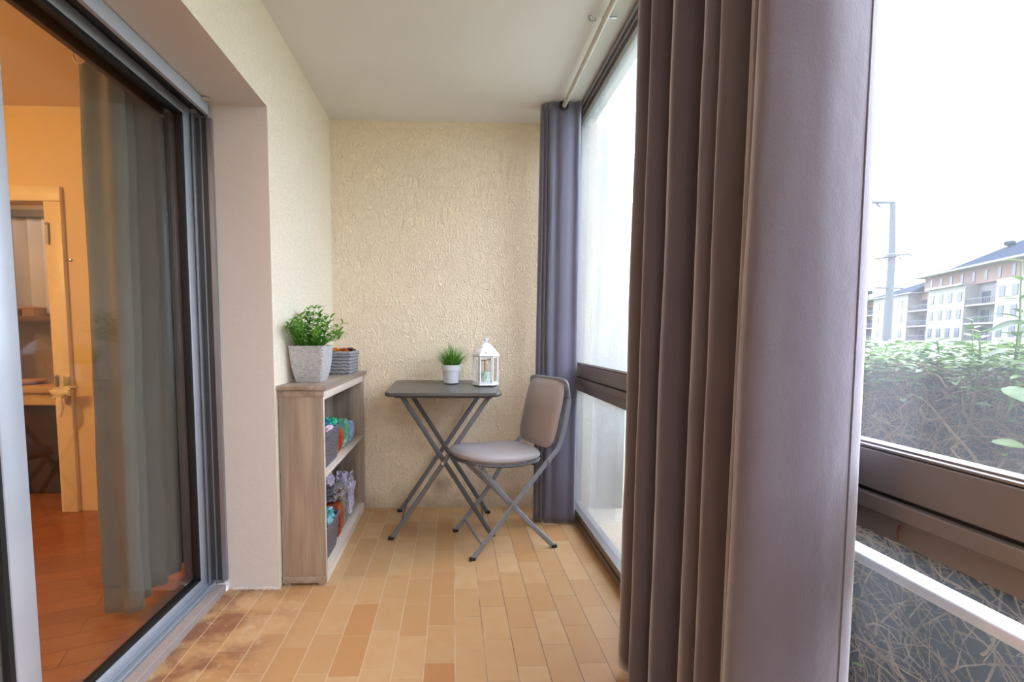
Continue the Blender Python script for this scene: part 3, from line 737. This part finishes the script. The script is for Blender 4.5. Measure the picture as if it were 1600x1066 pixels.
b = NB(); tube(b, [W(.33, .0, .40), W(.33, .32, .40)], .006, 8); obj('seat_bar', b, M['steel_d'], ch)
for (u, v, z) in ((.359, -.009, .432), (.190, -.009, .234), (.04, .018, .422), (.052, .018, .408)):
    b = NB(); p = W(u, v, z); tube(b, [p-V*.004, p+V*.006], [.0055, .0065], 10); obj('rivet', b, M['zinc'], ch)
# seat frame loop
def seat_outline(s, n=44):
    out = []
    for k in range(n):
        a = 2*math.pi*k/n; c, q = math.cos(a), math.sin(a)
        u = .180+s*.185*math.copysign(abs(c)**.62, c); v = .157+s*.156*math.copysign(abs(q)**.62, q)
        if c < 0: u -= .028*(1-(abs(v-.16)/.15)**2)*s
        out.append((u, v))
    return out
b = NB(); so = seat_outline(.98)
zf = lambda u: .434-.014*math.sin(max(0, min(1, u/.34))*math.pi)
tube(b, [W(u, v, zf(u)) for u, v in so]+[W(so[0][0], so[0][1], zf(so[0][0]))], .008, 8, False); obj('seat_frame', b, M['steel_d'], ch)
b = NB(); rings = []
for s_, dz in ((.6, -.002), (.9, .000), (.985, .004), (1.02, .014), (1.01, .024), (.96, .033), (.85, .040), (.65, .0435), (.4, .044), (.15, .044)):
    rings.append([W(u, v, zf(u)+.006+dz+ (.004 if s_ < .9 else 0)*math.cos((u-.15)*6)) for u, v in seat_outline(s_)])
loft(b, rings); obj('seat', b, M['vinyl'], ch)
# back cushion
b = NB(); rings = []
def back_outline(s, n=44):
    out = []
    for k in range(n):
        a = 2*math.pi*k/n; c, q = math.cos(a), math.sin(a)
        v = .163+s*.150*math.copysign(abs(c)**.36, c); z = .641+s*.162*math.copysign(abs(q)**.36, q)
        out.append((v, z))
    return out
def bu(z): return .395+.066*((z-.485)/.31)**.9 if z > .485 else .395
for s_, du in ((.9, .010), (.99, .004), (1.01, -.004), (.99, -.014), (.93, -.021), (.80, -.026), (.5, -.029), (.15, -.030)):
    rings.append([W(bu(z)-.004+du, v, z) for v, z in back_outline(s_)])
loft(b, rings); obj('backrest', b, M['vinyl'], ch)
b = NB(); bo = back_outline(1.0); tube(b, [W(bu(z)-.002, v, z) for v, z in bo]+[W(bu(bo[0][1])-.002, bo[0][0], bo[0][1])], .004, 6, False); obj('piping', b, M['steel_d'], ch)

# ------------------------------------------------------------------ table top things
def tz(y): return TZ+TT*(y-tcy)+.0022
gy = 2.50; gx = -.012; gz = tz(gy)
gp = thing('potted_grass', 'tufty green grass in a round white pot on the table', 'potted plant', (gx, gy, gz))
b = NB(); lathe(b, [(.036, gz), (.039, gz+.002), (.0395, gz+.006), (.047, gz+.068), (.0475, gz+.069), (.0505, gz+.070), (.0535, gz+.098), (.052, gz+.100), (.049, gz+.098), (.047, gz+.085), (.03, gz+.085)], gx, gy, 40)
obj('pot', b, M['potwhite'], gp)
b = NB(); lathe(b, [(.02, gz+.080), (.0465, gz+.088), (.03, gz+.093), (.01, gz+.094)], gx, gy, 24); obj('soil', b, M['soil'], gp)
b = NB(); rnd = random.Random(3)
for i in range(420):
    a = rnd.uniform(0, 2*math.pi); r0 = .038*math.sqrt(rnd.random()); tilt = (r0/.038)*rnd.uniform(.4, 1.15)
    L = rnd.uniform(.09, .145)*(1-.15*tilt); d = Vector((math.cos(a)*tilt, math.sin(a)*tilt, 1)).normalized()
    p = Vector((gx+r0*math.cos(a), gy+r0*math.sin(a), gz+.088)); s_ = Vector((-math.sin(a), math.cos(a), 0)); prev = None
    for k in range(5):
        t = k/4; c = p+d*L*t+Vector((math.cos(a), math.sin(a), -.8))*.035*t*t*tilt; w = .0017*(1-t*.85)
        row = [b.verts.new(c-s_*w), b.verts.new(c+s_*w)]
        if prev: b.faces.new((prev[0], prev[1], row[1], row[0]))
        prev = row
obj('grass_tuft', b, M['grass'], gp, recalc=False)

lx, ly = .170, 2.435; lz = tz(ly)+.001
lt = thing('candle_lantern', 'white hexagonal metal lantern with glass sides on the table', 'lantern', (lx, ly, lz))
HA = R_(0)
def hexr(r, z, a0=HA, n=6): return [(lx+r*math.cos(a0+2*math.pi*k/n), ly+r*math.sin(a0+2*math.pi*k/n), z) for k in range(n)]
b = NB(); loft(b, [hexr(.070, lz), hexr(.072, lz+.003), hexr(.070, lz+.010), hexr(.064, lz+.013)]); obj('base', b, M['white'], lt)
for k in range(6):
    a = HA+math.pi/3*k; b = NB(); p0 = Vector((lx+.064*math.cos(a), ly+.064*math.sin(a), lz+.012)); p1 = Vector((lx+.064*math.cos(a), ly+.064*math.sin(a), lz+.152))
    tube(b, [p0, p1], 1, 4, True, Vector((math.cos(a), math.sin(a), 0)), oval(.0085, .0065, 8, 4)); obj('post', b, M['white'], lt)
for k in range(6):
    a0, a1 = HA+math.pi/3*k, HA+math.pi/3*(k+1)
    q0 = Vector((math.cos(a0), math.sin(a0), 0))*.064; q1 = Vector((math.cos(a1), math.sin(a1), 0))*.064; c = Vector((lx, ly, 0))
    for z0_, z1_, nm_ in ((lz+.013, lz+.024, 'lower_rail'), (lz+.142, lz+.153, 'upper_rail')):
        b = NB(); tube(b, [c+q0+Vector((0, 0, (z0_+z1_)/2)), c+q1+Vector((0, 0, (z0_+z1_)/2))], 1, 8, True, Vector((0, 0, 1)), oval(.004, z1_-z0_, 8, 4))
        fr_ = obj(nm_, b, M['white'], lt)
    b = NB(); i0_, i1_ = c+q0*.985, c+q1*.985
    vs = [b.verts.new(i0_+Vector((0, 0, lz+.022))), b.verts.new(i1_+Vector((0, 0, lz+.022))), b.verts.new(i1_+Vector((0, 0, lz+.144))), b.verts.new(i0_+Vector((0, 0, lz+.144)))]; b.faces.new(vs)
    obj('pane', b, M['glass'], fr_, False)
b = NB(); loft(b, [hexr(.064, lz+.152), hexr(.074, lz+.153), hexr(.074, lz+.157), hexr(.048, lz+.192), hexr(.040, lz+.195), hexr(.042, lz+.198), hexr(.030, lz+.211), hexr(.012, lz+.221), hexr(.008, lz+.222)]); obj('roof', b, M['white'], lt)
b = NB(); lathe(b, [(.007, lz+.221), (.008, lz+.224), (.005, lz+.227), (.009, lz+.231), (.0125, lz+.238), (.009, lz+.245), (.003, lz+.249)], lx, ly, 16); obj('finial', b, M['white'], lt)
b = NB()
tube(b, [(lx+.012*math.cos(t), ly-.012, lz+.234+.012*math.sin(t)) for t in [2*math.pi*k/16 for k in range(17)]], .0012, 6, False); obj('hanging_ring', b, M['zinc'], lt)
b = NB(); lumpy(b, (lx-.004, ly-.0545, lz+.172), (.003, .002, .003), 2, 0, 1, 2); obj('vent_hole', b, M['black'], lt)
# green candle holder inside
b = NB(); lathe(b, [(.022, lz+.0135), (.026, lz+.016), (.027, lz+.068), (.025, lz+.069), (.023, lz+.062), (.02, lz+.02)], lx-.003, ly, 24)
tag(obj('candle_glass', b, marbled('pale_green_glass', [(120, 160, 130), (206, 226, 216), (150, 186, 160)], 60, .2)), 'pale green candle glass standing inside the white lantern', 'candle holder')
b = NB(); tube(b, [(lx-.002, ly+.035, lz+.0135), (lx-.002, ly+.035, lz+.13)], .003, 8); tube(b, [(lx-.03, ly+.035, lz+.125), (lx+.03, ly+.035, lz+.132)], .0022, 6)
tag(obj('metal_stake', b, simple('brown_wire', (140, 110, 90), .5, .3)), 'thin brown upright wire with a crosspiece behind the lantern glass', 'wire')

# ------------------------------------------------------------------ outside
b = NB(); box(b, .74, 260, -200, 260, -.5, -.35); S('ground', b, simple('outside_ground', (120, 124, 100), .95, 0, .15, .2))
HX = 1.22
hd = thing('hedge', 'clipped hedge with bright leaves on top and bare twigs below', 'hedge', (1.45, .9, -.35))
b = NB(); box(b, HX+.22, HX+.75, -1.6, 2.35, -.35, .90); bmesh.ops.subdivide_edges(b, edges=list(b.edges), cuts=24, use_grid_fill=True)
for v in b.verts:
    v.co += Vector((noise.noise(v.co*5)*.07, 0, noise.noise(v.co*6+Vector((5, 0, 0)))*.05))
obj('inner_shade', b, M['hedge_dark'], hd)  # near-black block painted as the shade deep behind the twigs
rnd = random.Random(21)
b = NB()
for i in range(3600):
    y = rnd.uniform(.1, 2.3); z = rnd.uniform(-.2, .9) if i % 3 else rnd.uniform(.6, .9); x = HX+rnd.uniform(.0, .22)
    d = Vector((rnd.uniform(-.5, .25), rnd.uniform(-1, 1), rnd.uniform(-.35, 1.1))).normalized(); L = rnd.uniform(.08, .26)
    p = Vector((x, y, z)); pts = [p.copy()]; n = 7
    bend = Vector((rnd.uniform(-.5, .5), rnd.uniform(-.9, .9), rnd.uniform(-.6, .6)))
    for k in range(n):
        d = (d+bend*.22+Vector([rnd.uniform(-.28, .28) for _ in range(3)])).normalized(); p = p+d*L/n
        p.z = min(p.z, .93+.02*math.sin(i)); p.x = max(HX-.03, min(HX+.3, p.x)); pts.append(p.copy())
    r0 = rnd.choice((.0012, .0016, .0022, .003, .0038)); tube(b, pts, [r0*(1-.09*k) for k in range(n+1)], 5, False)
obj('twigs', b, M['twig'], hd)
b = NB()
def hleaf(b, p, sc, up=.4):
    aa = rnd.uniform(0, 2*math.pi); dd = Vector((math.cos(aa), math.sin(aa), rnd.uniform(-.1, .9)*up+.1))
    leaf(b, p, dd, Vector((rnd.uniform(-.5, .5), rnd.uniform(-.5, .5), 1)), sc, sc*.45, .3, 5)
for i in range(9000):
    y = rnd.uniform(-.3, 2.35); x = HX+rnd.uniform(-.05, .62)
    top = .985+.035*noise.noise(Vector((x*4, y*4, 0)))
    z = top-abs(rnd.gauss(0, .05)) if x > HX+.1 else .975-abs(rnd.gauss(0, .055))
    hleaf(b, Vector((x, y, z)), rnd.uniform(.02, .046))
for i in range(260):
    hleaf(b, Vector((HX+rnd.uniform(-.02, .2), rnd.uniform(-.2, 2.3), rnd.uniform(-.3, .85))), rnd.uniform(.02, .035))
# taller shoots
for (y, x, h) in ((1.00, 1.27, .16), (.965, 1.22, .24), (1.12, 1.3, .12), (1.06, 1.25, .09), (.93, 1.21, .10), (1.2, 1.3, .07), (.90, 1.2, .2), (.55, 1.3, .2), (.3, 1.25, .15), (1.7, 1.4, .08)):
    for k in range(7):
        t = k/6
        for s_ in (-1, 1):
            aa = k*1.9+(0 if s_ > 0 else math.pi); leaf(b, Vector((x, y, .93+h*t)), Vector((math.cos(aa), math.sin(aa), .55)), Vector((0, 0, 1)), .05*(1-.4*t), .02*(1-.3*t), .3, 5)
# two large leaves low on the near side
for (p, d, L) in (((1.13, .905, .905), (-.05, -.10, -.02), .07), ((1.13, .92, .79), (.02, -.1, .01), .05), ((1.2, 1.0, 1.02), (.02, -.08, .05), .06)):
    leaf(b, Vector(p), Vector(d), Vector((-.5, -.3, .8)), L, L*.45, .2, 5)
obj('foliage', b, M['hedge_leaf'], hd, recalc=False)
gs_ = simple('green_shoot', (100, 130, 62), .6)
for (y, x, h) in ((1.00, 1.27, .16), (.965, 1.22, .24), (1.12, 1.3, .12), (1.06, 1.25, .09), (.93, 1.21, .10), (1.2, 1.3, .07), (.90, 1.2, .2), (.55, 1.3, .2)):
    b = NB(); tube(b, [(x, y, .85), (x+.003, y, .93+h*.5), (x, y+.004, .93+h)], [.003, .002, .0012], 6); obj('shoot', b, gs_, hd)

# utility pole
PX, PY = 24.1, 25.0
up = thing('utility_pole', 'tall grey utility pole with crossarms beyond the hedge', 'pole', (PX, PY, -.35))
gp_ = simple('pole_grey', (52, 57, 64), .7)
b = NB(); tube(b, [(PX, PY, -.35), (PX-.05, PY, 5.6), (PX-.22, PY, 8.5)], [.21, .17, .12], 12); obj('mast', b, gp_, up)
b = NB(); bbox(b, PX-2.0, PX-.12, PY-.06, PY+.06, 8.42, 8.55, .01); obj('top_arm', b, gp_, up)
for dx in (-1.7, -1.1):
    b = NB(); tube(b, [(PX+dx, PY, 8.42), (PX+dx+.1, PY, 8.28), (PX+dx+.3, PY, 8.26)], [.05, .04, .03], 6); obj('insulator', b, gp_, up)
b = NB(); tube(b, [(PX-.95, PY, 5.45), (PX, PY, 5.62), (PX+.85, PY, 5.75)], .055, 8); tube(b, [(PX+.85, PY, 5.75), (PX+1.1, PY, 5.62)], .03, 6); obj('middle_arm', b, gp_, up)
b = NB(); lathe(b, [(.15, 5.5), (.25, 5.55), (.25, 5.7), (.15, 5.78)], PX-.06, PY, 12); obj('clamp', b, gp_, up)
for dx in (-.5, .35):
    b = NB(); tube(b, [(PX+dx, PY, 5.6), (PX+dx+.12, PY, 5.42), (PX+dx+.32, PY, 5.38)], .03, 6); obj('insulator', b, gp_, up)
b = NB(); bbox(b, PX-.85, PX+.75, PY-.05, PY+.05, 3.82, 3.93, .01); obj('lower_arm', b, gp_, up)
b = NB(); pts = [(PX+.3+(k/16)*30, PY-.6+(-25)*(k/16)*.8, 8.5+2.0*(k/16)-1.2*math.sin(math.pi*k/16)) for k in range(17)]; tube(b, pts, .012, 5)
tag(obj('power_line', b, M['black']), 'thin power line running from the utility pole across the sky', 'cable')

# apartment block
A0 = Vector((98, 110, 0)); D0 = Vector((79, 62.6, 0))-A0; 
def sec(px):
    r = .8926+(px-1340)*(1.2624-.8926)/260
    return (A0.x-r*A0.y)/(r*D0.y-D0.x)
dn = D0.normalized(); nrm = Vector((-dn.y, dn.x, 0))
if nrm.dot(A0) > 0: nrm = -nrm      # towards the viewer
ab = thing('apartment_block', 'long pale apartment block with slate roof and balconies far beyond hedge', 'building', (A0.x, A0.y, -.35))
def P3(s, off, z): p = A0+D0*s+nrm*off; return (p.x, p.y, z)
def slab(b, s0, s1, o0, o1, z0, z1):
    loft(b, [[P3(s0, o0, z0), P3(s1, o0, z0), P3(s1, o1, z0), P3(s0, o1, z0)], [P3(s0, o0, z1), P3(s1, o0, z1), P3(s1, o1, z1), P3(s0, o1, z1)]])
bw = simple('white_render', (108, 106, 103), .8, 0, .04, .3); bp_ = simple('pink_render', (104, 82, 77), .8, 0, .06, .3); bg_ = simple('grey_render', (92, 90, 94), .8, 0, .04, .3)
gw = simple('dark_window', (38, 44, 56), .3, 0, .1, 1); sl = simple('slate_roof', (40, 47, 60), 1, 0, .05, .5, Specular_IOR_Level=0.0); rl = simple('balcony_rail', (70, 70, 80), .6)
secs = [(1330, 1348, 'w'), (1348, 1372, 'b'), (1372, 1428, 'w'), (1428, 1461, 'b'), (1461, 1521, 'w'), (1521, 1572, 'g'), (1572, 1640, 'w')]
for (a, c, k) in secs:
    s0, s1 = sec(a), sec(c)
    b = NB()
    if k == 'w': slab(b, s0, s1, -12, .8, -.35, 10.0); obj('wing', b, bw, ab, False)
    else: slab(b, s0, s1, -12, -.9, -.35, 10.0); obj('recess', b, bp_ if k == 'b' else bg_, ab, False)
    if k == 'w':
        nw = {1330: 1, 1372: 3, 1461: 4, 1572: 3}[a]
        for i in range(nw):
            sc_ = s0+(s1-s0)*(i+.5)/nw; hw = .55/D0.length
            for zf_ in (1.6, 4.6, 7.4):
                b = NB(); slab(b, sc_-hw, sc_+hw, .8, .86, zf_, zf_+1.5); obj('window', b, gw, ab, False)
    else:
        for zf_ in (.9, 3.7, 6.6):
            b = NB(); slab(b, s0, s1, -.9, .7, zf_-.15, zf_+.12); obj('balcony_slab', b, bw, ab, False)
            b = NB(); slab(b, s0, s1, .58, .64, zf_+.95, zf_+1.05)
            for q in range(14): ss = s0+(s1-s0)*q/13; slab(b, ss-.0006, ss+.0006, .59, .63, zf_+.12, zf_+.95)
            obj('balcony_rail', b, rl, ab, False)
            for q in (.25, .7):
                b = NB(); ss = s0+(s1-s0)*q; slab(b, ss-.9/D0.length, ss+.9/D0.length, -.9, -.84, zf_+.15, zf_+2.1); obj('balcony_door', b, gw, ab, False)
b = NB(); slab(b, sec(1440), sec(1640), -10, -.4, 10.0, 12.6); obj('attic', b, bp_, ab, False)
for i in range(9):
    b = NB(); s0 = sec(1450)+(sec(1630)-sec(1450))*i/9; slab(b, s0, s0+.012, -.4, -.33, 10.4, 12.0); obj('attic_window', b, gw, ab, False)
b = NB(); slab(b, sec(1438), sec(1640), -.5, 1.4, 12.5, 12.8); slab(b, sec(1330), sec(1438), -.5, 1.4, 10.0, 10.2); slab(b, sec(1461), sec(1521), .5, 1.3, 9.95, 10.3); obj('eaves', b, bw, ab, False)
b = NB()
sa, sb, sc2 = sec(1325), sec(1437), sec(1562)
loft(b, [[P3(sa, 1.2, 10.2), P3(sa, -12, 10.2), P3(sa, -5, 11.6)], [P3(sb, 1.2, 10.2), P3(sb, -12, 10.2), P3(sb, -5, 13.6)]])
loft(b, [[P3(sb-.03, 1.2, 12.8), P3(sb-.03, -12, 12.8), P3(sb-.03, -5, 14.5)], [P3(sc2, 1.2, 12.8), P3(sc2, -12, 12.8), P3(sc2, -5, 17.0)], [P3(sec(1660), 1.2, 12.8), P3(sec(1660), -12, 12.8), P3(sec(1660), -5, 13.9)]])
obj('roof', b, sl, ab, False)
b = NB(); c_ = P3(sec(1534), -3, 15.9); lumpy(b, c_, (.6, .6, .4), 1, 0, 1, 2); tube(b, [(c_[0], c_[1], 13.2), c_], .12, 6); obj('satellite_dish', b, sl, ab)
b = NB(); c_ = P3(sec(1356), 0, 12.0); lumpy(b, c_, (.7, .7, .5), 1, 0, 1, 2); tube(b, [(c_[0], c_[1], 10.5), c_], .12, 6); obj('satellite_dish', b, sl, ab)
b = NB()
for i in range(7):
    lumpy(b, P3(sec(1335+i*13), 14, .6+.5*random.random()), (2.8, 2.8, 1.6+random.random()), i, .5, 2.5, 3)
tag(obj('shrubbery', b, leafmat('far_shrub', (80, 100, 70), (120, 140, 100), 0, .6)), 'low green shrubs at the foot of the apartment block', 'shrubs')

# ------------------------------------------------------------------ light
w = bpy.data.worlds.new('overcast'); SC.world = w; w.use_nodes = True; nt = w.node_tree; nt.nodes.clear()
out = nt.nodes.new('ShaderNodeOutputWorld'); bg = nt.nodes.new('ShaderNodeBackground')
tc = nt.nodes.new('ShaderNodeTexCoord'); sp = nt.nodes.new('ShaderNodeSeparateXYZ'); nt.links.new(tc.outputs['Generated'], sp.inputs[0])
mr = nt.nodes.new('ShaderNodeMapRange'); mr.inputs['From Min'].default_value = -.02; mr.inputs['From Max'].default_value = 1
WH, WZ = 2.9, 6.8
mr.inputs['To Min'].default_value = WH; mr.inputs['To Max'].default_value = WZ; nt.links.new(sp.outputs[2], mr.inputs['Value'])
nz = nt.nodes.new('ShaderNodeTexNoise'); nz.inputs['Scale'].default_value = 3.2; nz.inputs['Detail'].default_value = 5; nt.links.new(tc.outputs['Generated'], nz.inputs['Vector'])
cr = nt.nodes.new('ShaderNodeValToRGB'); cr.color_ramp.elements[0].position = .38; cr.color_ramp.elements[0].color = (.72, .80, .93, 1); cr.color_ramp.elements[1].position = .62; cr.color_ramp.elements[1].color = (.82, .90, 1, 1)
nt.links.new(nz.outputs[0], cr.inputs[0]); nt.links.new(cr.outputs[0], bg.inputs[0]); nt.links.new(mr.outputs[0], bg.inputs[1]); nt.links.new(bg.outputs[0], out.inputs[0])

def lamp(name, typ, loc, energy, col, size=.1, rot=None, **kw):
    l = bpy.data.lights.new(name, typ); l.energy = energy; l.color = col
    if typ == 'AREA': l.size = size
    else: l.shadow_soft_size = size
    for k, v in kw.items(): setattr(l, k, v)
    o = bpy.data.objects.new(name, l); C.objects.link(o); o.location = loc
    if rot: o.rotation_euler = rot
    return o
lamp('room_pendant', 'POINT', (-2.7, .9, 1.95), 31, (1, .59, .23), .12)
lamp('kitchen_fill', 'POINT', (-2.6, 3.0, 2.05), 4, (1, .8, .62), .1)  # unseen point light added to lift the kitchen
lamp('balcony_fill', 'AREA', (0, -.9, 2.17), 10.5, (1, .94, .88), .5, (0, 0, 0))  # unseen fill light added behind the camera to brighten the balcony
for nm, y0, y1 in (('portal_far', 1.2, 2.57), ('portal_near', YN+.03, 1.14)):
    p = lamp(nm, 'AREA', (.745, (y0+y1)/2, 1.13), 1, (1, 1, 1), y1-y0, (0, R_(90), 0)); p.data.shape = 'RECTANGLE'; p.data.size = 2.1; p.data.size_y = y1-y0; p.data.cycles.is_portal = True

# ------------------------------------------------------------------ camera
F, CX, CY, pt, yw, rl_ = 720.0, 730.715, 582.658, .0748222, .0306928, .0050351
cam = bpy.data.cameras.new('camera'); co = bpy.data.objects.new('camera', cam); C.objects.link(co); SC.camera = co
cam.sensor_width = 36; cam.sensor_fit = 'HORIZONTAL'; cam.lens = F/1600*36; cam.shift_x = (800-CX)/1600; cam.shift_y = (CY-533)/1600; cam.clip_start = .02; cam.clip_end = 800
Rz = Matrix(((math.cos(yw), -math.sin(yw), 0), (math.sin(yw), math.cos(yw), 0), (0, 0, 1))); B = Matrix(((1, 0, 0), (0, 0, -1), (0, 1, 0)))
Rx = Matrix(((1, 0, 0), (0, math.cos(pt), -math.sin(pt)), (0, math.sin(pt), math.cos(pt)))); Rr = Matrix(((math.cos(rl_), -math.sin(rl_), 0), (math.sin(rl_), math.cos(rl_), 0), (0, 0, 1)))
Rm = Rr @ Rx @ B @ Rz
mw = Matrix((Rm[0], -Rm[1], -Rm[2])).transposed().to_4x4(); mw.translation = (0, 0, 1.0); co.matrix_world = mw

SC.view_settings.view_transform = 'Standard'; SC.view_settings.look = 'None'; SC.view_settings.gamma = 1; SC.view_settings.exposure = 1.27; SC.view_settings.use_curve_mapping = False
SC.render.engine = 'CYCLES'
cy_ = SC.cycles; cy_.use_denoising = True; cy_.max_bounces = 10; cy_.diffuse_bounces = 6; cy_.glossy_bounces = 4; cy_.transparent_max_bounces = 16; cy_.sample_clamp_indirect = 8; cy_.caustics_reflective = False; cy_.caustics_refractive = False
